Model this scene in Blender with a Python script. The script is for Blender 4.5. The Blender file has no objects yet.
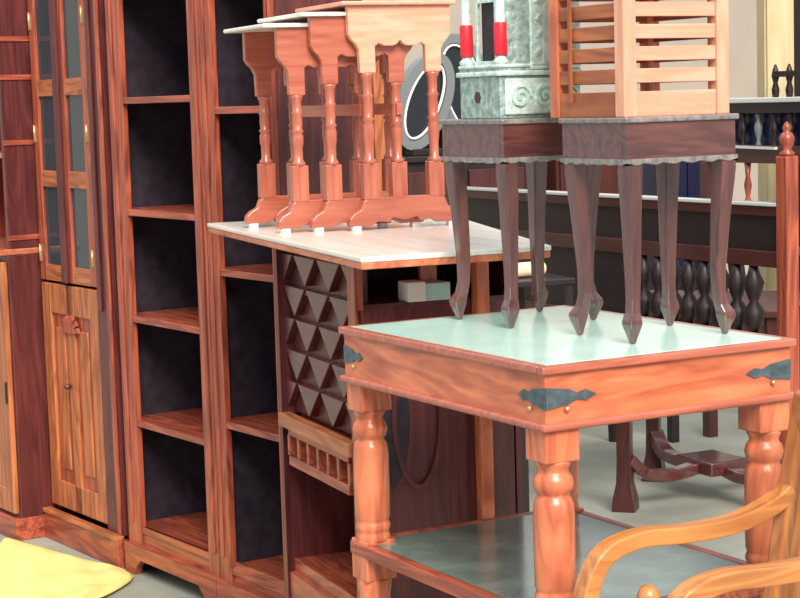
import bpy, bmesh, math, random
from mathutils import Vector, Matrix
random.seed(7)
scene = bpy.context.scene
COL = scene.collection
PI = math.pi

# ------------------------------------------------------------------ camera
F, YAW, PITCH, ROLL = 1850.72, 1.06258, 0.10745, -0.029435
CAM = Vector((-1.79654, -2.71333, 1.60678))
FW = Vector((math.cos(YAW) * math.cos(PITCH), math.sin(YAW) * math.cos(PITCH), -math.sin(PITCH)))
R0 = FW.cross(Vector((0, 0, 1))).normalized()
U0 = R0.cross(FW)
RT = R0 * math.cos(ROLL) + U0 * math.sin(ROLL)
UP = -R0 * math.sin(ROLL) + U0 * math.cos(ROLL)
cd = bpy.data.cameras.new('camera')
cd.sensor_width = 36
cd.lens = F * 36 / 800
cd.clip_end = 60
cam = bpy.data.objects.new('camera', cd)
M = Matrix((RT, UP, -FW)).transposed().to_4x4()
M.translation = CAM
cam.matrix_world = M
COL.objects.link(cam)
scene.camera = cam


# ------------------------------------------------------------------ materials
def mat_base(name):
    m = bpy.data.materials.new(name)
    m.use_nodes = True
    nt = m.node_tree
    return m, nt, nt.nodes['Principled BSDF']


def plain(name, col, rough=.5, metal=0, emit=None, coat=0, noise=0, nscale=30, bump=0):
    m, nt, b = mat_base(name)
    b.inputs['Base Color'].default_value = (*col, 1)
    b.inputs['Roughness'].default_value = rough
    b.inputs['Metallic'].default_value = metal
    b.inputs['Coat Weight'].default_value = coat
    b.inputs['Coat Roughness'].default_value = .15
    if noise or bump:
        tc = nt.nodes.new('ShaderNodeTexCoord')
        n = nt.nodes.new('ShaderNodeTexNoise')
        n.inputs['Scale'].default_value = nscale
        n.inputs['Detail'].default_value = 5
        nt.links.new(tc.outputs['Object'], n.inputs['Vector'])
        if noise:
            r = nt.nodes.new('ShaderNodeValToRGB')
            r.color_ramp.elements[0].position = .3
            r.color_ramp.elements[1].position = .7
            r.color_ramp.elements[0].color = (*[c * (1 - noise) for c in col], 1)
            r.color_ramp.elements[1].color = (*[min(1, c * (1 + noise)) for c in col], 1)
            nt.links.new(n.outputs['Fac'], r.inputs['Fac'])
            nt.links.new(r.outputs['Color'], b.inputs['Base Color'])
        if bump:
            bp = nt.nodes.new('ShaderNodeBump')
            bp.inputs['Strength'].default_value = bump
            bp.inputs['Distance'].default_value = .01
            nt.links.new(n.outputs['Fac'], bp.inputs['Height'])
            nt.links.new(bp.outputs['Normal'], b.inputs['Normal'])
    return m


def wood(name, dark, light, axis='z', scale=9, stretch=.12, rough=.38, coat=.3, vein=.5, mid=None):
    """long soft grain along one axis with darker veins"""
    m, nt, b = mat_base(name)
    N, L = nt.nodes, nt.links
    tc = N.new('ShaderNodeTexCoord')
    mp = N.new('ShaderNodeMapping')
    sc = [scale] * 3
    sc['xyz'.index(axis)] = scale * stretch
    mp.inputs['Scale'].default_value = sc
    L.new(tc.outputs['Object'], mp.inputs['Vector'])
    n1 = N.new('ShaderNodeTexNoise')
    n1.inputs['Scale'].default_value = 1.0
    n1.inputs['Detail'].default_value = 3
    n1.inputs['Distortion'].default_value = 1.2
    L.new(mp.outputs['Vector'], n1.inputs['Vector'])
    # contour rings of the noise give the flowing veins
    ml = N.new('ShaderNodeMath'); ml.operation = 'MULTIPLY'; ml.inputs[1].default_value = 34
    L.new(n1.outputs['Fac'], ml.inputs[0])
    sn = N.new('ShaderNodeMath'); sn.operation = 'SINE'
    L.new(ml.outputs[0], sn.inputs[0])
    mr = N.new('ShaderNodeMapRange')
    mr.inputs['From Min'].default_value = -1
    mr.inputs['From Max'].default_value = 1
    L.new(sn.outputs[0], mr.inputs['Value'])
    n2 = N.new('ShaderNodeTexNoise')
    n2.inputs['Scale'].default_value = 4
    n2.inputs['Detail'].default_value = 6
    L.new(mp.outputs['Vector'], n2.inputs['Vector'])
    mx = N.new('ShaderNodeMix'); mx.data_type = 'FLOAT'
    mx.inputs['Factor'].default_value = vein
    L.new(n2.outputs['Fac'], mx.inputs['A'])
    L.new(mr.outputs['Result'], mx.inputs['B'])
    cr = N.new('ShaderNodeValToRGB')
    cr.color_ramp.elements[0].position = .12
    cr.color_ramp.elements[1].position = .72
    cr.color_ramp.elements[0].color = (*dark, 1)
    cr.color_ramp.elements[1].color = (*light, 1)
    if mid:
        e = cr.color_ramp.elements.new(.4)
        e.color = (*mid, 1)
    L.new(mx.outputs['Result'], cr.inputs['Fac'])
    L.new(cr.outputs['Color'], b.inputs['Base Color'])
    b.inputs['Roughness'].default_value = rough
    b.inputs['Coat Weight'].default_value = coat
    b.inputs['Coat Roughness'].default_value = .22
    bp = N.new('ShaderNodeBump')
    bp.inputs['Strength'].default_value = .12
    bp.inputs['Distance'].default_value = .003
    L.new(n2.outputs['Fac'], bp.inputs['Height'])
    L.new(bp.outputs['Normal'], b.inputs['Normal'])
    return m


RW = {}
for ax in 'xyz':
    RW['tab' + ax] = wood('sheesham_' + ax, (.27, .040, .018), (.76, .225, .10), ax, 8, .22, .32, .25, .22)
    RW['shelf' + ax] = wood('red_brown_' + ax, (.10, .017, .013), (.47, .105, .050), ax, 12, .1, .38, .15, .3)
    RW['case' + ax] = wood('dark_red_brown_' + ax, (.04, .007, .009), (.13, .026, .024), ax, 12, .1, .4, .15, .3)
    RW['honey' + ax] = wood('honey_brown_' + ax, (.19, .038, .014), (.52, .17, .058), ax, 11, .12, .42, .15, .3)
    RW['nest' + ax] = wood('rosy_brown_' + ax, (.30, .055, .035), (.52, .16, .095), ax, 14, .1, .3, .4, .15)
    RW['pale' + ax] = wood('bright_lit_tan_' + ax, (.60, .26, .16), (.84, .42, .28), ax, 14, .1, .4, .3, .25)  # paler copy of the browns, with bright light put into the colour
    RW['stool' + ax] = wood('espresso_' + ax, (.030, .010, .012), (.15, .050, .040), ax, 12, .1, .25, 1.0, .25)
    RW['arm' + ax] = wood('light_teak_' + ax, (.30, .095, .024), (.62, .25, .07), ax, 10, .1, .35, .35, .3)
    RW['black' + ax] = wood('blackened_' + ax, (.005, .0025, .004), (.018, .008, .009), ax, 12, .1, .5, .08, .1)
    RW['mah' + ax] = wood('mahogany_' + ax, (.028, .006, .006), (.08, .018, .015), ax, 12, .1, .42, .2, .2)
RW['latt'] = wood('plum_brown', (.05, .011, .011), (.12, .026, .024), 'y', 12, .2, .35, .4, .15)
EDGE = plain('highlight_grey_edge', (.22, .19, .18), .35, coat=.4, noise=.4, nscale=80)  # pale grey paints the moulding highlight on the dark stools
RW['gloss'] = wood('glossy_mahogany', (.05, .012, .012), (.12, .03, .026), 'x', 12, .1, .15, 1.0, .2)
BACK = plain('dark_shade_board', (.024, .017, .028), .6, noise=.5, nscale=25)  # near-black stain that also carries the shade of interiors and openings
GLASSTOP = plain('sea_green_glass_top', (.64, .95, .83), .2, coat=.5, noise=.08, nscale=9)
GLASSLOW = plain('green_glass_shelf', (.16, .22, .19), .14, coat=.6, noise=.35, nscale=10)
PANE = plain('door_glass', (.03, .05, .062), .08)
IRON = plain('blue_grey_iron', (.10, .14, .16), .45, .5, noise=.3, nscale=60)
BRASS = plain('pale_brass', (.62, .45, .25), .35, .7)
WHITE = plain('white_pad', (.85, .83, .78), .5)
STRIPW = plain('rail_highlight', (.62, .66, .64), .2, coat=.5)  # pale colour paints the glossy highlight along the dark rails
SILVER = plain('white_metal_sheet', (.64, .80, .73), .38, .25, noise=.22, nscale=55, bump=.7)
SILVERD = plain('darker_white_metal', (.34, .46, .42), .45, .35, noise=.4, nscale=60, bump=.6)  # darker sheet metal for base, platform and walls
RED = plain('red_wrapping', (.72, .015, .03), .45)
NAVY = plain('navy_paint', (.008, .012, .05), .4)
CREAM = plain('cream_wall_paint', (.36, .315, .27), .8, noise=.06, nscale=3)
YELLOWWOOD = wood('pale_yellow_ply', (.50, .38, .19), (.64, .53, .32), 'z', 6, .1, .6, 0, .2)
CLOTH = plain('yellow_cloth', (.76, .68, .24), .8, noise=.06, nscale=12, bump=.5)
BARTOP = wood('pale_wood_top', (.66, .60, .50), (.92, .89, .82), 'y', 8, .08, .3, .5, .2)  # near-white grain for the counter and the smaller nest tops
CUSHION = plain('black_vinyl', (.010, .012, .018), .25, coat=.4)
GREYRIM = plain('grey_painted_bent_wood', (.17, .19, .19), .35, coat=.4)
CARTON = plain('pale_green_box', (.45, .72, .66), .5, noise=.1)
BUFF = plain('buff_paper', (.78, .66, .42), .6)


def floor_mat():
    m, nt, b = mat_base('grey_green_concrete')
    N, L = nt.nodes, nt.links
    tc = N.new('ShaderNodeTexCoord')
    n = N.new('ShaderNodeTexNoise'); n.inputs['Scale'].default_value = 3; n.inputs['Detail'].default_value = 8
    L.new(tc.outputs['Object'], n.inputs['Vector'])
    r = N.new('ShaderNodeValToRGB')
    r.color_ramp.elements[0].position = .3; r.color_ramp.elements[1].position = .7
    r.color_ramp.elements[0].color = (.24, .25, .21, 1)
    r.color_ramp.elements[1].color = (.37, .38, .32, 1)
    L.new(n.outputs['Fac'], r.inputs['Fac'])
    L.new(r.outputs['Color'], b.inputs['Base Color'])
    b.inputs['Roughness'].default_value = .55
    return m


FLOOR = floor_mat()


# ------------------------------------------------------------------ mesh builder
class MB:
    def __init__(self):
        self.v, self.f, self.s = [], [], []

    def add(self, vs, fs, smooth=False):
        o = len(self.v)
        self.v += [tuple(v) for v in vs]
        self.f += [[o + i for i in f] for f in fs]
        self.s += [smooth] * len(fs)
        return self

    def box(self, x0, x1, y0, y1, z0, z1):
        x0, x1 = sorted((x0, x1)); y0, y1 = sorted((y0, y1)); z0, z1 = sorted((z0, z1))
        v = [(x, y, z) for x in (x0, x1) for y in (y0, y1) for z in (z0, z1)]
        return self.add(v, [(0, 1, 3, 2), (4, 6, 7, 5), (0, 4, 5, 1), (2, 3, 7, 6), (0, 2, 6, 4), (1, 5, 7, 3)])

    def prism(self, pts, plane, lo, hi):
        """pts 2D outline; plane 'xz' (extrude y), 'yz' (extrude x), 'xy' (extrude z)"""
        n = len(pts)
        area = sum(pts[i][0] * pts[(i + 1) % n][1] - pts[(i + 1) % n][0] * pts[i][1] for i in range(n))
        if area < 0:
            pts = pts[::-1]

        def P(p, w):
            return {'xz': (p[0], w, p[1]), 'yz': (w, p[0], p[1]), 'xy': (p[0], p[1], w)}[plane]
        v = [P(p, lo) for p in pts] + [P(p, hi) for p in pts]
        fs = [list(range(n)), list(range(2 * n - 1, n - 1, -1))]
        fs += [(i, n + i, n + (i + 1) % n, (i + 1) % n) for i in range(n)]
        return self.add(v, fs)

    def lathe(self, prof, cx, cy, seg=20, axis='z', base=0):
        """prof: list of (radius, height)"""
        v, fs = [], []
        for r, h in prof:
            for k in range(seg):
                a = 2 * PI * k / seg
                c, s = r * math.cos(a), r * math.sin(a)
                if axis == 'z':
                    v.append((cx + c, cy + s, h + base))
                elif axis == 'x':
                    v.append((h + base, cx + c, cy + s))
                else:
                    v.append((cx + c, h + base, cy + s))
        n = len(prof)
        for i in range(n - 1):
            for k in range(seg):
                a, b = i * seg + k, i * seg + (k + 1) % seg
                fs.append((a, b, b + seg, a + seg))
        fs.append(list(range(seg))[::-1])
        fs.append(list(range((n - 1) * seg, n * seg)))
        return self.add(v, fs, True)

    def sweep(self, path, sizes, up=(0, 0, 1), seg=4, smooth=False, closed=False):
        """sweep a rectangle (seg 4) or ellipse along path; sizes (half width, half height) each"""
        path = [Vector(p) for p in path]
        n = len(path)
        if not isinstance(sizes, list):
            sizes = [sizes] * n
        up = Vector(up)
        v, fs = [], []
        for i, p in enumerate(path):
            if closed:
                t = path[(i + 1) % n] - path[i - 1]
            else:
                t = path[min(n - 1, i + 1)] - path[max(0, i - 1)]
            t.normalize()
            s = t.cross(up)
            if s.length < 1e-4:
                s = t.cross(Vector((1, 0, 0)))
            s.normalize()
            q = s.cross(t).normalized()
            w, h = sizes[i]
            if seg == 4:
                ring = [(-1, -1), (1, -1), (1, 1), (-1, 1)]
            else:
                ring = [(math.cos(2 * PI * k / seg), math.sin(2 * PI * k / seg)) for k in range(seg)]
            for a, b in ring:
                v.append(p + s * (a * w) + q * (b * h))
        m = n if closed else n - 1
        for i in range(m):
            for k in range(seg):
                a, b = i * seg + k, i * seg + (k + 1) % seg
                c, d = ((i + 1) % n) * seg + (k + 1) % seg, ((i + 1) % n) * seg + k
                fs.append((a, b, c, d))
        if not closed:
            fs.append(list(range(seg))[::-1])
            fs.append([(n - 1) * seg + k for k in range(seg)])
        return self.add(v, fs, smooth or seg > 4)

    def build(self, name, mat, parent=None, bevel=0, bseg=2, sub=0):
        me = bpy.data.meshes.new(name)
        me.from_pydata(self.v, [], self.f)
        me.update()
        bm = bmesh.new(); bm.from_mesh(me)
        bmesh.ops.recalc_face_normals(bm, faces=bm.faces)
        bm.to_mesh(me); bm.free()
        for p, s in zip(me.polygons, self.s):
            p.use_smooth = s
        me.materials.append(mat)
        o = bpy.data.objects.new(name, me)
        COL.objects.link(o)
        if parent:
            o.parent = parent
        if bevel:
            b = o.modifiers.new('bevel', 'BEVEL')
            b.width = bevel; b.segments = bseg; b.limit_method = 'ANGLE'; b.angle_limit = math.radians(40)
        if sub:
            s = o.modifiers.new('sub', 'SUBSURF'); s.levels = sub; s.render_levels = sub
        return o


def tag(o, label, cat, group=None, kind=None):
    o['label'] = label; o['category'] = cat
    if group: o['group'] = group
    if kind: o['kind'] = kind
    return o


def thing(name, label, cat, loc=(0, 0, 0), rz=0, group=None):
    o = bpy.data.objects.new(name, None)
    o.empty_display_size = .1
    COL.objects.link(o)
    o.location = loc; o.rotation_euler = (0, 0, rz)
    return tag(o, label, cat, group)


def struct(name, mb, m):
    o = mb.build(name, m); o['kind'] = 'structure'
    return o


def dup(root, loc, rz, label, group=None):
    r = root.copy(); COL.objects.link(r); r.location = loc; r.rotation_euler = (0, 0, rz)
    r['label'] = label
    if group: r['group'] = group
    for ch in list(root.children):
        c = ch.copy(); COL.objects.link(c); c.parent = r
        for g in ch.children:
            d = g.copy(); COL.objects.link(d); d.parent = c
    return r


def smooth_pts(pts, n=6):
    """Catmull-Rom through points"""
    P = [Vector(p) for p in pts]
    out = []
    for i in range(len(P) - 1):
        a, b, c, d = P[max(0, i - 1)], P[i], P[i + 1], P[min(len(P) - 1, i + 2)]
        for k in range(n):
            t = k / n
            out.append(.5 * ((2 * b) + (c - a) * t + (2 * a - 5 * b + 4 * c - d) * t * t + (3 * b - a - 3 * c + d) * t ** 3))
    out.append(P[-1])
    return out


# ------------------------------------------------------------------ setting
struct('floor', MB().box(-4, 9, -5, 10, -.05, 0), FLOOR)
struct('wall_back', MB().box(-4, 9.1, 10, 10.1, 0, 3.2), CREAM)
struct('wall_right', MB().box(9, 9.1, -5, 10, 0, 3.2), CREAM)

# ------------------------------------------------------------------ row of cabinets
QS = (0.436, 3.289, 0)
RS = math.radians(4.951)

# tall open bookcases : local x = depth, y = towards the left, z = up


def bookcase(name, label, u0, u1, sl, sr, shelves, H=2.12, D=.32):
    t = thing(name, label, 'bookcase', QS, RS)
    MB().box(0, .022, u0 + .002, u0 + sr, .10, H).build('stile', RW['shelfz'], t, .002)
    MB().box(0, .022, u1 - sl, u1 - .002, .10, H).build('stile', RW['shelfz'], t, .002)
    # raised moulding on each stile
    for a, b in ((u0 + sr * .28, u0 + sr * .5), (u1 - sl * .5, u1 - sl * .28)):
        MB().box(-.006, 0, a, b, .18, H).build('moulding', RW['shelfz'], t, .002)
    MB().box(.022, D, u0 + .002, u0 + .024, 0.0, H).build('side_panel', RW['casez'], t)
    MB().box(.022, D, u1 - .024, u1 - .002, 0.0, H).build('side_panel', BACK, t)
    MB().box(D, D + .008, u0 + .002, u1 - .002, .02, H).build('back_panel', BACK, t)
    MB().box(0, .022, u0 + sr, u1 - sl, H - .1, H).build('top_rail', RW['shelfy'], t)
    MB().box(0, D, u0 + .002, u1 - .002, H, H + .02).build('top_panel', RW['shelfy'], t)
    for z in shelves:
        MB().box(.004, D - .003, u0 + .026, u1 - .026, z - .022, z).build('shelf', RW['shelfy'], t, .002)
    # plinth with bracket feet
    a, b = u0 + .002, u1 - .002
    p = [(a, 0), (a + .07, 0), (a + .085, .03), (a + .12, .058), (b - .12, .058), (b - .085, .03), (b - .07, 0), (b, 0),
         (b, .105), (a, .105)]
    MB().prism(p, 'yz', -.018, .01).build('plinth', RW['shelfy'], t, .002)
    MB().box(.01, .022, u0 + sr, u1 - sl, .10, .17).build('bottom_rail', RW['shelfy'], t, .002)
    return t


bookcase('bookcase', 'tall open bookcase with five dark compartments, beside the glass-doored cabinet',
         -.662, 0, .10, .075, (.17, .543, .903, 1.265, 1.64))
bookcase('bookcase', 'narrow open bookcase partly hidden behind the nested tables and the high counter',
         -1.092, -.664, .072, .028, (.15, .62, 1.10, 1.60))

# glass door cabinet
t = thing('glass_door_cabinet', 'tall reddish wooden cabinet with narrow glass doors above a panelled lower door', 'cabinet', QS, RS)
MB().box(.03, .32, .032, .054, 0, 2.12).build('side_panel', RW['casez'], t)
MB().box(.03, .32, .646, .668, 0, 2.12).build('side_panel', RW['casez'], t)
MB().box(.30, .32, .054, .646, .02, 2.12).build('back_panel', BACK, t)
MB().box(.0, .32, .03, .67, 2.12, 2.14).build('top_panel', RW['casey'], t)
MB().box(.02, .30, .054, .646, .99, 1.01).build('shelf', RW['casey'], t)
MB().box(.03, .30, .054, .646, 1.36, 1.375).build('shelf', RW['shelfy'], t)
MB().box(.03, .30, .054, .646, 1.68, 1.695).build('shelf', RW['shelfy'], t)
MB().box(-.028, .02, .032, .667, 0, .10).build('plinth', RW['shelfy'], t, .004)
MB().box(-.034, -.0, .032, .667, .10, .116).build('plinth_moulding', RW['honeyy'], t, .003)
# pilaster at right with mouldings
MB().box(0, .03, .03, .165, .116, 2.12).build('pilaster', RW['casez'], t)
MB().box(-.01, 0, .045, .07, .116, 2.12).build('moulding', RW['shelfz'], t, .003)
MB().box(-.01, 0, .12, .14, .90, 2.12).build('moulding', RW['casez'], t, .003)
def glass_door(y0, y1, hinge_left):
    d = MB()
    for a, b in ((y0, y0 + .05), (y1 - .05, y1)):
        d.box(.002, .026, a, b, .98, 2.10)
    o = d.build('door', RW['shelfz'] if hinge_left else RW['shelfz'], t, .003)
    for a, b in ((.98, 1.04), (1.325, 1.385), (1.655, 1.715), (2.05, 2.10)):
        MB().box(.004, .024, y0 + .05, y1 - .05, a, b).build('door_rail', RW['honeyy'], o, .002)
    for a, b in ((1.04, 1.325), (1.385, 1.655), (1.715, 2.05)):
        MB().box(.013, .017, y0 + .05, y1 - .05, a, b).build('glass_pane', PANE, o)
    yh = y1 - .015 if hinge_left else y0 + .015
    for z in (1.08, 1.52, 1.93):
        h = MB().box(-.002, .002, yh - .006, yh + .006, z - .03, z + .03)
        h.lathe([(.003, -.032), (.003, .032)], -.003, yh, 8, 'z', z)
        h.build('hinge', BRASS, o)
glass_door(.42, .655, True)
glass_door(.17, .415, False)
MB().box(-.012, .004, .395, .44, .98, 2.10).build('centre_moulding', RW['casez'], t, .004)
# lower panelled door
d = MB()
for a, b in ((.17, .245), (.38, .44), (.58, .655)):
    d.box(.002, .026, a, b, .13, .97)
d.box(.002, .026, .245, .58, .13, .23).box(.002, .026, .245, .58, .86, .97)
lo = d.build('door', RW['honeyz'], t, .004)
MB().box(.012, .020, .245, .38, .23, .86).box(.012, .020, .44, .58, .23, .86).build('door_panel', RW['shelfz'], lo)
MB().box(.006, .014, .275, .35, .28, .81).box(.006, .014, .475, .55, .28, .81).build('raised_field', RW['honeyz'], lo, .004)
MB().lathe([(.006, 0), (.012, -.012), (.011, -.02), (.004, -.026)], .43, .6, 12, 'x', .002).build('knob', RW['casez'], lo)
# carved shell of the lower door top
cv = MB()
for k in range(7):
    a = PI * (k + .5) / 7
    cv.sweep([(.000, .41, .80), (.000, .41 + .075 * math.cos(a), .80 + .06 * math.sin(a))], [(.004, .004), (.010, .005)], up=(1, 0, 0))
cv.build('carving', RW['shelfz'], lo)

# far left dresser
t = thing('dresser', 'dark red dresser at the left edge with a ledge over its lower cupboard', 'dresser', QS, RS)
MB().box(-.115, .31, .674, 1.42, .08, 1.075).build('body', RW['casez'], t, .003)
MB().box(-.14, .31, .671, 1.43, 0, .085).build('plinth', RW['shelfy'], t, .004)
MB().box(-.15, .31, .670, 1.44, 1.075, 1.098).build('ledge', RW['nesty'], t, .004)
dd = MB()
for a, b in ((.69, .76), (1.0, 1.06)):
    dd.box(-.135, -.115, a, b, .10, 1.05)
dd.box(-.135, -.115, .76, 1.0, .10, .19).box(-.135, -.115, .76, 1.0, .95, 1.05)
o = dd.build('door', RW['honeyz'], t, .004)
MB().box(-.128, -.116, .76, 1.0, .19, .95).build('door_panel', RW['honeyz'], o)
MB().box(-.142, -.135, .70, .708, .52, .60).build('keyhole_plate', BACK, o)
MB().box(-.112, .31, .674, .694, 1.098, 2.12).build('hutch_side', RW['casez'], t, .003)
MB().box(-.05, .31, 1.40, 1.42, 1.098, 2.12).build('hutch_side', RW['shelfz'], t, .003)
MB().box(.29, .31, .694, 1.40, 1.098, 2.12).build('hutch_back', RW['casez'], t)
for z in (1.45, 1.79):
    MB().box(-.045, .29, .694, 1.40, z - .02, z).build('hutch_shelf', RW['nesty'], t)
MB().box(-.045, .29, .694, 1.40, 2.10, 2.12).build('hutch_top', RW['casey'], t)
for z in (1.13, 1.48, 1.72, 1.86):
    MB().box(-.112, .30, .669, .674, z, z + .018).build('side_moulding', RW['shelfx'], t)

# ------------------------------------------------------------------ yellow cloth on floor
def cloth():
    nx, ny = 46, 46
    ox, oy = -.02, 2.92
    v, fs = [], []
    rnd = random.Random(3)
    ph = [rnd.uniform(0, 6) for _ in range(8)]
    for i in range(nx + 1):
        for j in range(ny + 1):
            a, b = i / nx, j / ny
            # four sided patch: near left, near right, far right, far left
            P00, P10, P11, P01 = Vector((-.60, 2.50)), Vector((.20, 2.93)), Vector((.405, 3.25)), Vector((.212, 4.0))
            p = (P00 * (1 - a) + P10 * a) * (1 - b) + (P01 * (1 - a) + P11 * a) * b
            e = min(a, 1 - a, b, 1 - b)
            x = p.x + .062 * math.sin(PI * b) * a ** 3 + .004 * math.sin(9 * b + ph[0]) * a
            y = p.y + .03 * math.sin(11 * a + ph[1]) * (1 - b)
            h = .010 + .022 * min(1, e * 9) * (1 + .35 * math.sin(7 * a + 4 * b + ph[2]) + .2 * math.sin(16 * b - 7 * a + ph[3])) \
                + .004 * math.sin(25 * a + 9 * b + ph[4]) * min(1, e * 12)
            v.append((x, y, max(.006, h)))
    for i in range(nx):
        for j in range(ny):
            k = i * (ny + 1) + j
            fs.append((k, k + 1, k + ny + 2, k + ny + 1))
    m = MB(); m.add(v, fs, True)
    o = m.build('cloth', CLOTH)
    s = o.modifiers.new('solid', 'SOLIDIFY'); s.thickness = .006; s.offset = 0
    tag(o, 'bright yellow cloth spread in folds on the floor before the cabinets', 'cloth')
cloth()

# ------------------------------------------------------------------ high bar counter with lattice front
RB = math.radians(-6.84)
QB = (.086, .836, 0)
BT = 1.267
TOPQ = [(0, 0), (.072, 1.415), (.79, 1.37), (.465, .0)]
t = thing('bar_counter', 'tall reddish bar counter with a diamond lattice front and pale overhanging top', 'counter', QB, RB)
MB().prism(TOPQ, 'xy', BT - .012, BT).build('counter_top', BARTOP, t, .003)
MB().prism([(x + (.002 if x < .3 else -.002), y + (.002 if y < .5 else -.002)) for x, y in TOPQ], 'xy', BT - .028, BT - .012).build('top_edge', RW['taby'], t, .003)
MB().box(.085, .48, .25, .268, 0, 1.12).build('side_panel', RW['casez'], t)
MB().box(.268, .31, .302, .318, 1.132, BT - .028).build('batten', RW['tabz'], t)
MB().box(.08, .60, .815, .832, 0, BT - .028).build('side_panel', RW['casez'], t)
MB().box(.10, .48, .25, .815, 1.12, 1.132).build('inner_shelf', RW['casey'], t)
MB().box(.485, .50, .25, .815, .05, BT - .028).build('back_panel', RW['casez'], t)
MB().box(.078, .10, .25, .30, 0, BT - .028).build('front_stile', RW['shelfz'], t, .002)
MB().box(.078, .10, .815, .833, 0, BT - .028).build('front_stile', RW['casez'], t, .002)
MB().box(.375, .408, .215, .25, 0, BT - .028).build('post', RW['tabz'], t, .003)
MB().box(.70, .74, 1.30, 1.34, 0, BT - .028).build('post', RW['tabz'], t, .003)
MB().box(.13, .485, .268, .815, .77, .79).build('inner_shelf', RW['shelfy'], t)
MB().box(.10, .485, .268, .815, .37, .405).build('inner_shelf', RW['shelfy'], t)
MB().box(.085, .10, .30, .815, 0, .37).build('lower_front', RW['shelfy'], t)
# folded lattice of triangular plates over a dark board
MB().box(.116, .130, .30, .815, .80, BT - .028).build('lattice_board', RW['casez'], t)
y0, y1, z0, z1 = .302, .813, .805, 1.222
rh, cw = .0835, .172
for r in range(5):
    zb = z0 + rh * r
    for k in range(-1, 5):
        yc = y0 + k * cw + (cw / 2 if r % 2 else 0)
        pts = [(yc - cw * .47, zb + rh * .95), (yc + cw * .47, zb + rh * .95), (yc, zb + .004)]
        out = []
        for i in range(3):            # clip at the panel sides
            p, q = pts[i], pts[(i + 1) % 3]
            ins = y0 <= p[0] <= y1
            if ins: out.append(p)
            for lim in sorted((y0, y1), key=lambda L: abs(L - p[0])):
                if (p[0] - lim) * (q[0] - lim) < 0:
                    f = (lim - p[0]) / (q[0] - p[0]); out.append((lim, p[1] + f * (q[1] - p[1])))
        if len(out) < 3 or max(o[0] for o in out) - min(o[0] for o in out) < .02: continue
        MB().prism(out, 'yz', .094, .116).build('lattice_plate', RW['latt'], t, .002)
# drawer band
MB().box(.068, .10, .30, .815, .765, .80).build('ledge', RW['honeyy'], t, .003)
dr = MB()
dr.box(.082, .11, .34, .78, .665, .69).box(.082, .11, .34, .78, .745, .765)
for k in range(7):
    yy = .34 + .44 * k / 6
    dr.box(.082, .11, yy - .008, yy + .008, .69, .745)
dr.build('drawer', RW['shelfy'], t, .002)
MB().box(.105, .125, .34, .78, .67, .76).build('drawer_back', RW['casey'], t)
# carved vase-shaped splat inside the lower opening
sp = [(-.05, 0), (.05, 0), (.055, .05), (.04, .12), (.028, .2), (.02, .255), (-.02, .255), (-.028, .2), (-.04, .12), (-.055, .05)]
MB().prism([(.44 + a, .405 + b) for a, b in sp], 'yz', .33, .35).build('vase_splat', RW['shelfz'], t, .004)
# round opening on the end panel : flat dark oval painted as its shade, inside raised rings
for k, (cx, ry) in enumerate(((.155, .055), (.225, .06))):
    pts = [(cx + ry * math.cos(a), .246 - .002 * k, .86 + .17 * math.sin(a)) for a in [PI * 2 * i / 32 for i in range(32)]]
    MB().sweep(pts, (.006, .004), up=(0, 1, 0), closed=True).build('oval_moulding', RW['casez'], t)
MB().prism([(.155 + .05 * math.cos(a), .86 + .165 * math.sin(a)) for a in [PI * 2 * i / 32 for i in range(32)]], 'xz', .243, .249).build('oval_shade', BACK, t)


def in_bar(x, y, z=0):
    c, s = math.cos(RB), math.sin(RB)
    return (QB[0] + c * x - s * y, QB[1] + s * x + c * y, z)


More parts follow.
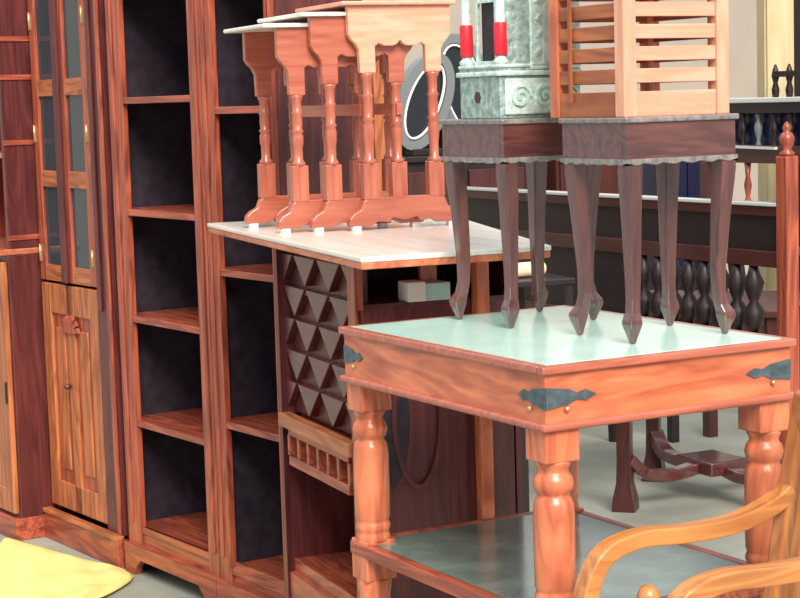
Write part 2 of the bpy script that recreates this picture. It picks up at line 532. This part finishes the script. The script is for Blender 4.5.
# ------------------------------------------------------------------ nest of tables
def nest_table(label, v0, u0, L, W, H, G, ov):
    t = thing('nesting_table', label, 'side table', in_bar(v0, u0, BT), RB, G)
    # local x = depth (foot direction), y = length to the left
    MB().box(-ov, W + .012, -.012, L + ov, H - .011, H).build('tabletop', RW['paley'] if ov < .025 else BARTOP, t, .004)
    c = W / 2
    for y, nm in ((0.002, 'end_frame'), (L - .026, 'end_frame')):
        yb = y + .022
        # upper bracket
        top = H - .011
        p = [(0, top), (0, top - .075), (.008, top - .088), (.02, top - .10), (.028, top - .115), (.030, top - .175)]
        q = [(.074, top - .175), (.074, top - .105), (.085, top - .098), (.10, top - .105), (.125, top - .105), (c - .008, top - .10), (c, top - .09)]
        left = p + q
        right = [(W - a, b) for a, b in reversed(left)]
        fr = MB().prism(left + right[1:], 'xz', y, yb).build(nm, RW['palex'] if y < .1 and ov < .025 else RW['nestx'], t, .003)  # largest table's near frame has its overexposure painted in
        for px in (.052, W - .052):
            # turned post as sub part
            zt, zb = top - .175, .085
            hh = zt - zb - .09
            z0 = zb + .09
            pr = [(.017, z0 - .002), (.019, z0 + .006), (.012, z0 + .014), (.0125, z0 + .05), (.015, z0 + hh * .3), (.015, z0 + hh * .42),
                  (.012, z0 + hh * .46), (.017, z0 + hh * .49), (.012, z0 + hh * .52), (.014, z0 + hh * .62), (.013, z0 + hh * .72),
                  (.016, z0 + hh * .75), (.012, z0 + hh * .78), (.013, z0 + hh * .93), (.017, z0 + hh * .97), (.018, zt)]
            m = MB().lathe(pr, px, y + .011, 14)
            m.build('turned_post', RW['nestz'], fr)
            MB().box(px - .022, px + .022, y - .004, y + .026, zb - .004, z0).build('post_block', RW['nestz'], fr, .002)
        foot = [(-.015, .012), (-.012, .032), (.0, .045), (.02, .055), (.028, .075), (.036, .085), (W - .036, .085), (W - .028, .075), (W - .02, .055),
                (W, .045), (W + .012, .032), (W + .015, .012), (W - .05, .012), (W - .07, .022), (W - .1, .018), (W * .62, .03),
                (c, .022), (W * .38, .03), (.1, .018), (.07, .022), (.05, .012)]
        MB().prism(foot, 'xz', y - .002, y + .024).build('foot', RW['nest' + 'x'], t, .003)
        for px in (.0, W - .015):
            MB().box(px - .004, px + .02, y + .0, y + .022, 0, .013).build('foot_pad', WHITE, t, .002)
    MB().box(c - .008, c + .008, .02, L - .02, .30, .33).build('stretcher', RW['nesty'], t)
    return t


G = 'nest of three tables on the bar counter'
nest_table('largest of the nested rosy-brown tables, standing rightmost on the pale counter', .285, .775, .34, .29, .596, G, .02)
nest_table('middle-sized nested rosy-brown table between its larger and smaller neighbours', .190, .802, .32, .29, .570, G, .03)
nest_table('smallest nested rosy-brown table, slid farthest out to the left on the counter', .108, .832, .30, .29, .544, G, .04)

# ------------------------------------------------------------------ big table in front
T = 1.127
LX, LY = .587, .79
t = thing('display_table', 'large orange-grained table with green glass top, iron corner straps and turned legs', 'table')
MB().box(.022, LX - .022, .022, LY - .022, T - .004, T + .0005).build('glass_top', GLASSTOP, t)
rim = MB()
rim.box(0, LX, 0, .022, T - .015, T).box(0, LX, LY - .022, LY, T - .015, T)
rim.box(0, .022, .022, LY - .022, T - .015, T).box(LX - .022, LX, .022, LY - .022, T - .015, T)
rim.box(.02, LX - .02, .02, LY - .02, T - .015, T - .0045)
rim.build('top_frame', RW['nestx'], t, .003)
a = .010
MB().box(a, LX - a, a, a + .018, 1.02, T - .015).build('apron', RW['tabx'], t)
MB().box(a, LX - a, LY - a - .018, LY - a, 1.02, T - .015).build('apron', RW['tabx'], t)
MB().box(a, a + .018, a + .018, LY - a - .018, 1.02, T - .015).build('apron', RW['taby'], t)
MB().box(LX - a - .018, LX - a, a + .018, LY - a - .018, 1.02, T - .015).build('apron', RW['taby'], t)
bd = MB()
def bead(x0, x1, y0, y1):
    bd.box(x0, x1, y0, y1, 1.008, 1.023)
bead(-.001, LX + .001, -.001, .02); bead(-.001, LX + .001, LY - .02, LY + .001)
bead(-.001, .02, .02, LY - .02); bead(LX - .02, LX + .001, .02, LY - .02)
bd.build('bead_moulding', RW['nestx'], t, .006, 3)
ZS = .661
for lx in (.047, LX - .047):
    for ly in (.045, LY - .045):
        hx, hy = .037, .034
        lg = MB()
        lg.box(lx - hx, lx + hx, ly - hy, ly + hy, .948, 1.018)
        pr = [(.032, .952), (.035, .946), (.029, .934), (.028, .928), (.035, .920), (.038, .907), (.035, .894), (.030, .888), (.029, .884),
              (.034, .878), (.037, .868), (.0385, .85), (.0385, .78), (.0375, .715), (.034, .708), (.0375, .70), (.038, .692), (.034, .684), (.037, .676), (.037, .664)]
        lg.lathe(pr[::-1], lx, ly, 28)
        lg.box(lx - hx, lx + hx, ly - hy, ly + hy, .58, .668)
        pr2 = [(.030, 0), (.034, .01), (.030, .05), (.036, .12), (.038, .3), (.038, .5), (.033, .545), (.036, .56), (.037, .582)]
        lg.lathe(pr2, lx, ly, 24)
        lg.build('leg', RW['tabz'], t, .004)
# shelf (notched round the legs is hidden inside the leg blocks)
sh = MB()
sh.box(.012, LX - .012, .012, LY - .012, ZS - .028, ZS - .006)
sh.box(.008, LX - .008, .008, .032, ZS - .028, ZS).box(.008, LX - .008, LY - .032, LY - .008, ZS - .028, ZS)
sh.box(.008, .032, .032, LY - .032, ZS - .028, ZS).box(LX - .032, LX - .008, .032, LY - .032, ZS - .028, ZS)
sh.build('lower_shelf', RW['shelfy'], t, .003)
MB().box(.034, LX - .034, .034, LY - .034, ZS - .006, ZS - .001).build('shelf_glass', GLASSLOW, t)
# iron straps wrap each corner: fish-tail plates with nails
zc = 1.068
def strap_pts(s, o, L):
    return [(o, zc - .020), (o + s * L * .45, zc - .014), (o + s * L * .62, zc - .006), (o + s * L * .80, zc - .010), (o + s * L, zc),
            (o + s * L * .80, zc + .010), (o + s * L * .62, zc + .006), (o + s * L * .45, zc + .014), (o, zc + .020)]
for cx, sx in ((a, 1), (LX - a, -1)):
    for cy, sy in ((a, 1), (LY - a, -1)):
        m = MB()
        m.prism(strap_pts(sx, cx, .11), 'xz', cy - .0025 if sy > 0 else cy, cy if sy > 0 else cy + .0025)
        m.prism(strap_pts(sy, cy, .085), 'yz', cx - .0025 if sx > 0 else cx, cx if sx > 0 else cx + .0025)
        st = m.build('corner_strap', IRON, t)
        n = MB()
        for d in (.045,):
            n.lathe([(.006, -.004), (.004, -.007), (.001, -.008)] if sy > 0 else [(.006, .004), (.004, .007), (.001, .008)], cx + sx * d, zc - .022, 10, 'y', cy)
            n.lathe([(.006, -.004), (.004, -.007), (.001, -.008)] if sx > 0 else [(.006, .004), (.004, .007), (.001, .008)], cy + sy * d, zc - .022, 10, 'x', cx)
        n.build('nail', BRASS, st)

# ------------------------------------------------------------------ two cabriole stools on it
def cab_leg(cx, cy, dx, dy, h=.342):
    """cx,cy inner corner block; dx,dy outward signs"""
    k = .7071
    #   height fraction, outward offset, half size
    prof = [(1.0, .002, .018), (.93, .003, .018), (.84, .001, .0168), (.70, -.003, .0150), (.52, -.007, .0135), (.36, -.010, .0120), (.24, -.009, .0110),
            (.17, -.004, .0115), (.13, .004, .0145), (.11, .005, .015), (.085, .005, .013), (.03, .003, .0075), (0, .002, .005)]
    path = [(cx + dx * k * o, cy + dy * k * o, h * f) for f, o, s in prof]
    sz = [(s, s) for f, o, s in prof]
    v, fs = [], []
    for (x, y, z), (s, _) in zip(path, sz):
        v += [(x - s, y - s, z), (x + s, y - s, z), (x + s, y + s, z), (x - s, y + s, z)]
    n = len(path)
    for i in range(n - 1):
        for q in range(4):
            a_, b_ = i * 4 + q, i * 4 + (q + 1) % 4
            fs.append((a_, b_, b_ + 4, a_ + 4))
    fs += [(0, 1, 2, 3), tuple((n - 1) * 4 + q for q in (3, 2, 1, 0))]
    return MB().add(v, fs)


def cab_stool(label, x0, x1, y0, y1):
    W, L = x1 - x0, y1 - y0
    t = thing('cabriole_stool', label, 'stool', (x0, y0, T + .0005), 0, 'dark cabriole stools on the glass-topped table')
    z0, z1 = .340, .422
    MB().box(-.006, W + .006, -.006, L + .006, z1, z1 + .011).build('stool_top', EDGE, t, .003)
    ap = MB().box(0, W, 0, .014, z0 + .012, z1).box(0, W, L - .014, L, z0 + .012, z1).box(0, .014, .014, L - .014, z0 + .012, z1).box(W - .014, W, .014, L - .014, z0 + .012, z1)
    ap.build('apron', RW['stoolx'], t, .001)
    # scalloped lower edge
    def scal(Len):
        pts = [(0, z0 + .014), (0, z0 + .002)]
        n = 28
        for i in range(n + 1):
            f = i / n
            pts.append((Len * f, z0 + .004 + .0022 * math.cos(f * 2 * PI * 6)))
        pts += [(Len, z0 + .014)]
        return pts
    e = MB()
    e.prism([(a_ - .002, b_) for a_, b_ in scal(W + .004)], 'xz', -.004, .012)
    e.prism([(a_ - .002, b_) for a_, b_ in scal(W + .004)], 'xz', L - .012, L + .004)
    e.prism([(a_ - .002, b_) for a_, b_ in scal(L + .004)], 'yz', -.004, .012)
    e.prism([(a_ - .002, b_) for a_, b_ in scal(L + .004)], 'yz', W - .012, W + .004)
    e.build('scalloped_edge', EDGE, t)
    for cx, dx in ((.020, -1), (W - .020, 1)):
        for cy, dy in ((.018, -1), (L - .024, 1)):
            cab_leg(cx, cy, dx, dy, .352).build('leg', RW['stoolz'], t, .003)
    return t


cab_stool('dark scallop-edged cabriole stool under the slatted box, nearer of the pair', .284, .545, .127, .342)
cab_stool('dark scallop-edged cabriole stool under the embossed silver shrine, farther of the pair', .240, .485, .490, .735)

# ------------------------------------------------------------------ slatted wooden box
ZB = T + .0005 + .422 + .011
t = thing('slatted_box', 'orange-brown slatted wooden box standing on the nearer dark stool', 'box', (.282, .130, ZB))
W, L, H = .252, .250, .50
for x, mt in ((0, 'pale'), (W - .03, 'pale')):
    for y in (0, L - .03):
        MB().box(x, x + .03, y, y + .03, 0, H).build('corner_post', RW['tab' + 'z'] if y else RW['palez'], t, .002)
sl = [(0, .048)] + [(.064 + k * .0415, .064 + k * .0415 + .027) for k in range(9)] + [(H - .045, H)]
for z0, z1 in sl:  # near-side slats and posts take brighter wood as painted light, other sides darker
    MB().box(.03, W - .03, .004, .016, z0, z1).build('slat', RW['palex'], t, .0015)
    MB().box(.03, W - .03, L - .016, L - .004, z0, z1).build('slat', RW['shelfx'], t, .0015)
    MB().box(.004, .016, .03, L - .03, z0, z1).build('slat', RW['honeyy'], t, .0015)
    MB().box(W - .016, W - .004, .03, L - .03, z0, z1).build('slat', RW['shelfy'], t, .0015)
MB().box(-.004, .001, L * .68, L * .71, .03, H).build('vertical_batten', RW['honeyz'], t)
MB().box(.016, W - .016, .016, L - .016, .0, .012).build('bottom_board', RW['shelfy'], t)
MB().box(-.01, W + .01, -.01, L + .01, H, H + .015).build('lid', RW['palex'], t, .003)

# ------------------------------------------------------------------ embossed silver shrine
t = thing('silver_shrine', 'small embossed silver shrine with red-wrapped pillars on the farther dark stool', 'shrine', (.246, .508, ZB))
W, L = .20, .158
b = MB().box(0, W, 0, L, 0, .088)
b.build('base', SILVERD, t, .003)
# embossed right face of base and column panels
MB().box(.01, W - .01, -.006, 0, .008, .082).box(.075, W, -.004, .02, .10, .45).build('embossed_panel', SILVER, t, .003)
mo = MB().box(-.008, W, -.008, L + .004, .088, .098).box(-.004, W, -.004, L, .105, .112)
mo.build('base_moulding', SILVER, t, .003)
MB().box(0, W, 0, L, .098, .105).build('platform', SILVERD, t)
# swirl relief
rl = MB()
for (cx, cz, r0) in ((.045, .045, .026), (.105, .045, .026), (.165, .045, .024)):
    pts = [(cx + r0 * (1 - i / 26) * math.cos(i * .5), -.009, cz + r0 * (1 - i / 26) * math.sin(i * .5)) for i in range(24)]
    MB().sweep(pts, (.003, .003), up=(0, 1, 0)).build('relief', SILVER, t)
for k in range(9):
    rl = MB(); rl.sweep([(.085 + .004 * math.sin(k), -.006, .13 + k * .035), (.10, -.007, .145 + k * .035), (.088, -.006, .16 + k * .035)], (.003, .003), up=(0, 1, 0))
    rl.sweep([(.18, -.006, .13 + k * .035), (.165, -.007, .145 + k * .035), (.18, -.006, .16 + k * .035)], (.003, .003), up=(0, 1, 0))
    rl.build('relief', SILVER, t)

# niche on right face
ar = [(.105, .115), (.155, .115), (.155, .22)] + [(.13 + .025 * math.cos(q * PI / 8), .22 + .02 * math.sin(q * PI / 8)) for q in range(9)] + [(.105, .22)]
MB().prism(ar, 'xz', -.008, -.004).build('niche_panel', plain('bright_metal_panel', (.72, .86, .82), .3, .3, noise=.2, nscale=40), t)
# back and right walls
MB().box(W - .01, W, 0, L, .112, .45).box(.02, W - .01, 0, .008, .112, .45).build('wall_panel', SILVERD, t)
for py in (.012, L - .012):
    c = MB().lathe([(.015, .112), (.016, .12), (.010, .126), (.010, .40), (.014, .41), (.014, .45)], .012, py, 16)
    pil = c.build('pillar', SILVER, t)
    MB().lathe([(.0128, .130), (.014, .133), (.014, .194), (.0128, .197)], .012, py, 16).build('red_wrap', RED, pil)
fr = MB().box(.018, .026, .038, .046, .112, .42).box(.018, .026, L - .046, L - .038, .112, .42).box(.018, .026, .046, L - .046, .112, .120).box(.018, .026, .046, L - .046, .24, .25)
fr.build('door_frame', SILVER, t, .001)
MB().box(.03, .034, .046, L - .046, .112, .42).build('opening_shade', BACK, t)  # dark sheet stands in for the shade inside the opening
MB().box(-.01, W + .01, -.01, L + .01, .45, .475).build('cornice', SILVER, t, .004)
dome = MB().lathe([(.08, .475), (.08, .50), (.07, .53), (.045, .56), (.012, .58), (.008, .60), (.001, .615)], W / 2, L / 2, 24)
dome.build('dome', SILVER, t)
MB().prism([(.086 + .012 * math.cos(q), .045 + .013 * math.sin(q)) for q in [i * PI / 3 for i in range(6)]], 'yz', -.002, .0).build('flower_motif', plain('dark_enamel', (.06, .02, .03), .4), t)

# ------------------------------------------------------------------ light armchair at bottom right
t = thing('armchair', 'light teak armchair with bent arms at the lower right corner', 'armchair', (0, 0, 0))
def arm(y, dx, dz):
    pts = [(.045, y, .46), (-.004, y, .56), (-.010, y, .64), (.004, y, .70), (.040, y, .742), (.11, y, .757), (.20, y, .752), (.29, y, .752), (.36, y, .762), (.42, y, .782), (.45, y, .80)]
    pts = [(p[0] + dx, p[1], p[2] + dz + (.082 if p[2] > .6 else .05)) for p in pts]
    sp = smooth_pts(pts, 5)
    return MB().sweep(sp, (.016, .0135), up=(0, 1, 0)) if False else MB().sweep(sp, [(.0155, .019)] * len(sp), up=(0, 1, 0))
arm(-.13, .0, -.010).build('arm', RW['armx'], t, .005, 3)
arm(-.50, -.115, .012).build('arm', RW['armx'], t, .005, 3)
for y in (-.13, -.50):
    dx = 0 if y > -.3 else -.10
    MB().sweep(smooth_pts([(.40 + dx, y, 0), (.385 + dx, y, .30), (.395 + dx, y, .52), (.425 + dx, y, .74), (.462 + dx, y, .92), (.492 + dx, y, 1.05)], 5), (.014, .018), up=(0, 1, 0)).build('back_post', RW['armz'], t, .005)
    MB().lathe([(.016, 0), (.020, .1), (.022, .5), (.022, .70), (.020, .725), (.014, .738), (.002, .743)], .127 + dx, y, 20).build('leg', RW['armz'], t)
    MB().box(.10 + dx, .40 + dx, y - .012, y + .012, .455, .505).build('seat_rail', RW['armx'], t, .004)
    MB().box(.03 + dx, .127 + dx, y - .012, y + .012, .50, .54).build('arm_brace', RW['armx'], t, .004)
MB().box(.05, .34, -.49, -.14, .50, .53).build('seat', RW['army'], t, .01, 3)
MB().prism([(.468, -.12), (.500, -.12), (.400, -.52), (.368, -.52)], 'xy', .98, 1.05).build('top_rail', RW['army'], t, .006)
MB().prism([(.405, -.12), (.425, -.12), (.325, -.52), (.305, -.52)], 'xy', .61, .65).build('back_rail', RW['army'], t, .005)
for k in range(5):
    y = -.19 - .0625 * k
    d_ = -.10 * (k + 1) / 6
    MB().sweep([(.413 + d_, y, .64), (.44 + d_, y, .80), (.482 + d_, y, .99)], (.007, .009), up=(0, 1, 0)).build('spindle', RW['armz'], t)

# ------------------------------------------------------------------ background furniture
# dark headboard with finial posts
HX = 2.0
t = thing('headboard', 'dark wooden headboard with finial-topped posts and a pale-lit upper rail', 'headboard', (HX, 1.65, 0))
for y in (0, 1.98):
    p = MB().box(-.025, .025, y - .025, y + .025, 0, 1.40)
    pp = p.build('post', RW['shelfz'] if y == 0 else RW['mahz'], t, .004)
    MB().lathe([(.022, 1.40), (.024, 1.41), (.012, 1.42), (.020, 1.435), (.024, 1.452), (.018, 1.468), (.009, 1.475), (.014, 1.485), (.008, 1.498), (.002, 1.505)], 0, y, 16).build('finial', RW['shelfz'], pp)
MB().box(-.018, .018, .025, 1.955, 1.215, 1.245).build('upper_rail', RW['mahy'], t)
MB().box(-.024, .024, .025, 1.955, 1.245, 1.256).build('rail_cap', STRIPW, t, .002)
MB().box(-.008, .008, .025, 1.955, 1.105, 1.215).build('panel', RW['blacky'], t)
MB().box(-.018, .018, .025, 1.955, 1.055, 1.105).build('lower_rail', RW['mahy'], t, .003)
MB().box(-.008, .008, .78, 1.955, .84, 1.055).build('lower_panel', RW['blacky'], t)
MB().box(-.016, .016, .025, 1.955, .80, .84).build('bottom_rail', RW['mahy'], t, .003)
for k in range(8):
    y = .16 + k * .082
    MB().lathe([(.012, .84), (.030, .87), (.034, .91), (.014, .94), (.024, .965), (.034, 1.00), (.020, 1.03), (.014, 1.055)], 0, y, 12).build('baluster', RW['blackz'], t)

# carved settee
t = thing('carved_settee', 'black carved settee back with a white-lit top rail behind the finial post', 'settee', (3.6, 4.03, 0), 0)
Y1 = -1.35
SH = {}
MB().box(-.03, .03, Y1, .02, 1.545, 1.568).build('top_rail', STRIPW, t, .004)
MB().box(-.02, .02, Y1, .02, 1.50, 1.545).build('frieze', RW['blacky'], t)
MB().prism([(.02, 1.28), (.02, 1.47), (-.10, 1.42), (-.22, 1.36), (Y1, 1.355), (Y1, 1.28)], 'yz', -.018, .018).build('lower_rail', RW['mahy'], t)
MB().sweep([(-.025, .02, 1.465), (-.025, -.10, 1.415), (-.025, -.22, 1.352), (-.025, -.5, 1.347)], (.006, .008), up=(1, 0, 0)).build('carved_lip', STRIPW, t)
for k in range(13):
    y = -.04 - k * .105
    MB().lathe([(.008, 1.33), (.014, 1.36), (.007, 1.38), (.018, 1.42), (.02, 1.44), (.008, 1.47), (.014, 1.49), (.008, 1.505)], 0, y, 10).build('spindle', RW['blackz'] if k % 3 else GREYRIM, t)
for y in (.0, Y1):
    MB().box(-.025, .025, y - .02, y + .03, 0, 1.50).build('leg', RW['mahz'], t)
for k in range(4):
    y = -.28 - k * .28
    MB().lathe([(.014, .92), (.012, .98), (.022, 1.03), (.024, 1.08), (.010, 1.13), (.018, 1.18), (.010, 1.22), (.016, 1.28)], 0, y, 12).build('turned_spindle', RW['shelfz'], t)
MB().box(-.25, .02, Y1, .02, .86, .92).build('seat', RW['blacky'], t, .005)
for y in (.0, Y1):
    MB().box(-.24, -.20, y - .02, y + .02, 0, .86).build('leg', RW['blackz'], t)

# (settee details)
MB().box(.022, .030, Y1, .02, 1.30, 1.50).build('back_board', NAVY, t)
for y in (-.47, -.56):
    MB().lathe([(.014, 1.568), (.018, 1.60), (.010, 1.63), (.018, 1.66), (.012, 1.69), (.004, 1.71)], 0, y, 12).build('crest_spindle', RW['blackz'], t)
MB().box(-.015, .015, -1.2, -.47, 1.655, 1.68).build('crest_rail', RW['blacky'], t)

# yellow wardrobe and grey panel far behind
t = thing('pale_wardrobe', 'pale yellow plywood wardrobe standing far back at the upper right', 'wardrobe', (6.06, 5.91, 0), math.radians(-35))
MB().box(-.40, .40, 0, .5, .0, 2.35).build('body', YELLOWWOOD, t, .004)
MB().box(-.385, -.02, -.018, 0, .12, 2.30).build('door', YELLOWWOOD, t, .004)
MB().box(.02, .385, -.018, 0, .12, 2.30).build('door', YELLOWWOOD, t, .004)
MB().box(-.42, .42, -.03, .52, 2.35, 2.42).build('cornice', YELLOWWOOD, t, .006)

# chairs with black seats
def chair(label, loc, rz, G=None):
    t = thing('black_chair', label, 'chair', loc, rz, G)
    MB().box(-.21, .21, -.2, .2, .43, .47).build('seat', RW['blackx'], t, .01)
    for x in (-.19, .19):
        MB().sweep(smooth_pts([(x, .18, 0), (x, .17, .3), (x, .18, .45), (x, .22, .75), (x, .26, 1.0)], 4), (.015, .018), up=(0, 1, 0)).build('back_post', RW['blackz'], t, .003)
        MB().sweep(smooth_pts([(x, -.20, 0), (x, -.17, .1), (x, -.18, .43)], 4), [(.013, .013)] * 9, up=(0, 1, 0)).build('leg', RW['blackz'], t, .003)
        MB().box(x - .01, x + .01, -.17, .17, .16, .185).build('stretcher', RW['blacky'], t)
    MB().box(-.19, .19, .245, .27, .90, .99).build('top_rail', RW['blackx'], t, .006)
    MB().box(-.19, .19, .215, .235, .60, .65).build('back_rail', RW['blackx'], t, .004)
    for k in range(4):
        x = -.12 + .08 * k
        MB().sweep([(x, .22, .63), (x, .255, .92)], (.007, .01), up=(0, 1, 0)).build('slat', RW['blackz'], t)
    return t
c0 = chair('blackened wooden chair, rightmost of those whose legs show above the curved stretchers', (4.22, 4.42, 0), math.radians(20), 'black chairs on the showroom floor')

# dark table with curved cross stretchers
t = thing('cross_stretcher_table', 'dark wooden table with curved cross stretchers seen below the glass-topped table', 'table', (2.78, 3.0, 0), math.radians(42))
for sx in (-1, 1):
    for sy in (-1, 1):
        x, y = .29 * sx, .29 * sy
        pr = [(0, .046), (.05, .042), (.11, .030), (.2, .027), (.70, .030), (.76, .03)]
        v, fs = [], []
        for z, s in pr:
            v += [(x - s, y - s, z), (x + s, y - s, z), (x + s, y + s, z), (x - s, y + s, z)]
        for i in range(len(pr) - 1):
            for q in range(4):
                a_, b_ = i * 4 + q, i * 4 + (q + 1) % 4
                fs.append((a_, b_, b_ + 4, a_ + 4))
        fs += [(0, 1, 2, 3), tuple((len(pr) - 1) * 4 + q for q in (3, 2, 1, 0))]
        MB().add(v, fs).build('leg', RW['mahz'], t, .003)
        path = smooth_pts([(x * .97, y * .97, .20), (x * .75, y * .8, .135), (x * .5, y * .5, .115), (x * .22, y * .2, .13)], 5)
        MB().sweep(path, (.030, .022), up=(0, 0, 1)).build('stretcher', RW['gloss'], t, .005)
MB().prism([(-.15, -.02), (-.02, -.15), (.15, .02), (.02, .15)], 'xy', .11, .165).build('stretcher_boss', RW['gloss'], t, .006)
MB().box(-.34, .34, -.34, .34, .76, .79).build('tabletop', RW['mahx'], t, .006)
MB().box(-.30, .30, -.30, .30, .68, .76).build('apron', RW['mahx'], t)

# black chairs
spots = [((2.95, 4.35), 190, 'blackened wooden chair turned away, standing left of the curved-stretcher table'),
         ((3.55, 4.75), 15, 'blackened wooden chair standing farther back in the middle of the showroom floor'),
         ((2.45, 4.95), 60, 'blackened wooden chair seen in the gap right of the bar counter')]
for (x, y), a_, lb in spots:
    dup(c0, (x, y, 0), math.radians(a_), lb, 'black chairs on the showroom floor')

# tall black cupboard at the right edge
t = thing('tall_cupboard', 'tall black cupboard cut by the right edge of the view behind the settee', 'cupboard', (5.20, 5.0, 0))
MB().box(-.12, .6, 0, .13, 0, 2.17).build('body', RW['blackz'], t, .004)
MB().box(-.10, .22, -.016, 0, .06, 2.12).build('door', RW['blackz'], t, .003)
MB().box(.24, .58, -.016, 0, .06, 2.12).build('door', RW['blackz'], t, .003)
# far dark cupboards
for x0, x1, nm, mt, lb in ((3.3, 4.05, 1.33, NAVY, 'navy painted cupboard far behind, leftmost in the gap under the farther stool'),
                       (4.12, 4.42, 1.30, RW['blackz'], 'narrow black cupboard far behind the dark headboard'),
                       (4.50, 5.02, 1.32, RW['mahz'], 'dark mahogany cupboard far behind, seen between the stool legs'),
                       (5.34, 5.62, 1.34, NAVY, 'navy painted cupboard far behind, near the carved settee')):
    t = thing('cupboard', lb, 'cupboard', ((x0 + x1) / 2, 6.6, 0))
    w_ = (x1 - x0) / 2
    MB().box(-w_, w_, 0, .4, 0, nm).build('body', mt, t, .004)
    MB().box(-w_ + .02, -.006, -.016, 0, .08, nm - .04).build('door', mt, t, .003)
    MB().box(.006, w_ - .02, -.016, 0, .08, nm - .04).build('door', mt, t, .003)
# sideboard carrying the bent-wood mirrors
t = thing('sideboard', 'black sideboard standing behind the nested tables', 'sideboard', (2.0, 4.05, 0))
MB().box(0, .62, 0, .40, .12, 1.34).build('body', RW['blackz'], t, .004)
MB().box(0, .62, .36, .39, 1.365, 1.72).build('back_board', RW['blackz'], t)
MB().box(-.02, .64, -.02, .42, 1.34, 1.365).build('top', RW['blackx'], t, .004)
for x in (.04, .58):
    for y in (.04, .36):
        MB().box(x - .025, x + .025, y - .025, y + .025, 0, .12).build('foot', RW['blackz'], t)
MB().box(.02, .30, -.014, 0, .18, 1.30).build('door', RW['mahz'], t, .003)
MB().box(.32, .60, -.014, 0, .18, 1.30).build('door', RW['mahz'], t, .003)
def oval_mirror(cx, cy, tilt, rx, rz_, lb):
    t = thing('oval_mirror', lb, 'mirror', (cx, cy, 1.365), 0, 'oval mirrors on the black sideboard')
    n = 40
    def ov(k, r, h, y):
        a_ = 2 * PI * k / n
        x, z = r * math.cos(a_), h * math.sin(a_)
        c, s_ = math.cos(tilt), math.sin(tilt)
        return (x * c + z * s_, y, rz_ + .03 - x * s_ + z * c)
    MB().sweep([ov(k, rx, rz_, 0) for k in range(n)], (.020, .026), up=(0, 1, 0), closed=True).build('frame', GREYRIM, t)
    MB().sweep([ov(k, rx - .03, rz_ - .03, -.018) for k in range(n)], (.006, .008), up=(0, 1, 0), seg=8, closed=True).build('inner_rim', WHITE, t)
    pts = [ov(k, rx - .015, rz_ - .015, 0) for k in range(n)]
    MB().prism([(p[0], p[2]) for p in pts], 'xz', -.008, .010).build('mirror_glass', CUSHION, t)
    MB().box(-.07, .07, -.04, .04, 0, .03).build('stand', RW['blackx'], t, .004)
oval_mirror(2.17, 4.16, .45, .105, .20, 'left of the two tilted oval black mirrors with grey bent-wood rims')
oval_mirror(2.46, 4.30, -.35, .13, .24, 'right of the two tilted oval black mirrors with grey bent-wood rims')
# orange plank behind the nest
t = tag(MB().box(1.245, 1.31, 2.89, 2.915, 0, 1.82).build('plank', RW['honeyz'], None, .004), 'upright orange plank standing behind the nested tables', 'plank')
# things resting behind
x, y, z = in_bar(.265, .268, 1.1325)
t = thing('carton', 'pale green and white carton on the shelf under the counter top', 'carton', (x, y, z), RB)
MB().box(-.052, .052, -.03, .03, 0, .042).build('body', CARTON, t, .003)
MB().box(-.058, -.012, -.033, .032, .0, .047).build('white_end', WHITE, t, .003)
t = thing('plant_stand', 'slim black stand holding a white bag and a buff roll behind the counter', 'stand', (1.60, 2.62, 0), math.radians(-10))
MB().box(-.10, .20, -.12, .34, .965, .985).build('stand_top', RW['blacky'], t, .003)
for x in (-.08, .18):
    for y in (-.10, .32):
        MB().box(x - .012, x + .012, y - .012, y + .012, 0, .965).build('leg', RW['blackz'], t)
tag(MB().lathe([(.022, -.065), (.026, -.06), (.026, .06), (.022, .065)], 0, 0, 18, 'x').build('paper_roll', BUFF), 'buff paper roll lying on the slim black stand', 'roll')
bpy.data.objects['paper_roll'].location = (1.68, 2.62, 1.011)
bg_ = MB().sweep([(0, 0, 0), (0, 0, .015), (0, 0, .05), (0, 0, .065)], [(.03, .03), (.042, .036), (.036, .032), (.014, .012)], up=(0, 1, 0), seg=12).build('bag', WHITE)
bg_.location = (1.58, 2.80, .985)
tag(bg_, 'small white bag standing beside the buff roll', 'bag')

# camera setup of light
w = bpy.data.worlds.new('world'); scene.world = w; w.use_nodes = True
bg = w.node_tree.nodes['Background']
bg.inputs['Color'].default_value = (.80, .90, .88, 1)
bg.inputs['Strength'].default_value = .9
tc_ = w.node_tree.nodes.new('ShaderNodeTexCoord')
sx_ = w.node_tree.nodes.new('ShaderNodeSeparateXYZ')
cr_ = w.node_tree.nodes.new('ShaderNodeValToRGB')
cr_.color_ramp.elements[0].position = 0.0
cr_.color_ramp.elements[0].color = (.62, .62, .63, 1)
cr_.color_ramp.elements[1].position = .75
cr_.color_ramp.elements[1].color = (1.0, 1.06, 1.06, 1)
w.node_tree.links.new(tc_.outputs['Generated'], sx_.inputs[0])
w.node_tree.links.new(sx_.outputs['Z'], cr_.inputs['Fac'])
w.node_tree.links.new(cr_.outputs['Color'], bg.inputs['Color'])
def sun(rot, e, ang, col):
    l = bpy.data.lights.new('sun', 'SUN'); l.energy = e; l.angle = math.radians(ang); l.color = col
    o = bpy.data.objects.new('sun', l); COL.objects.link(o)
    d = Vector(rot)
    o.rotation_euler = d.to_track_quat('-Z', 'Y').to_euler()
    return o
sun((.28, 1, -.85), 4.6, 30, (1.0, .92, .84))

scene.view_settings.view_transform = 'Standard'
scene.view_settings.look = 'None'
scene.view_settings.exposure = .20
scene.view_settings.gamma = 1
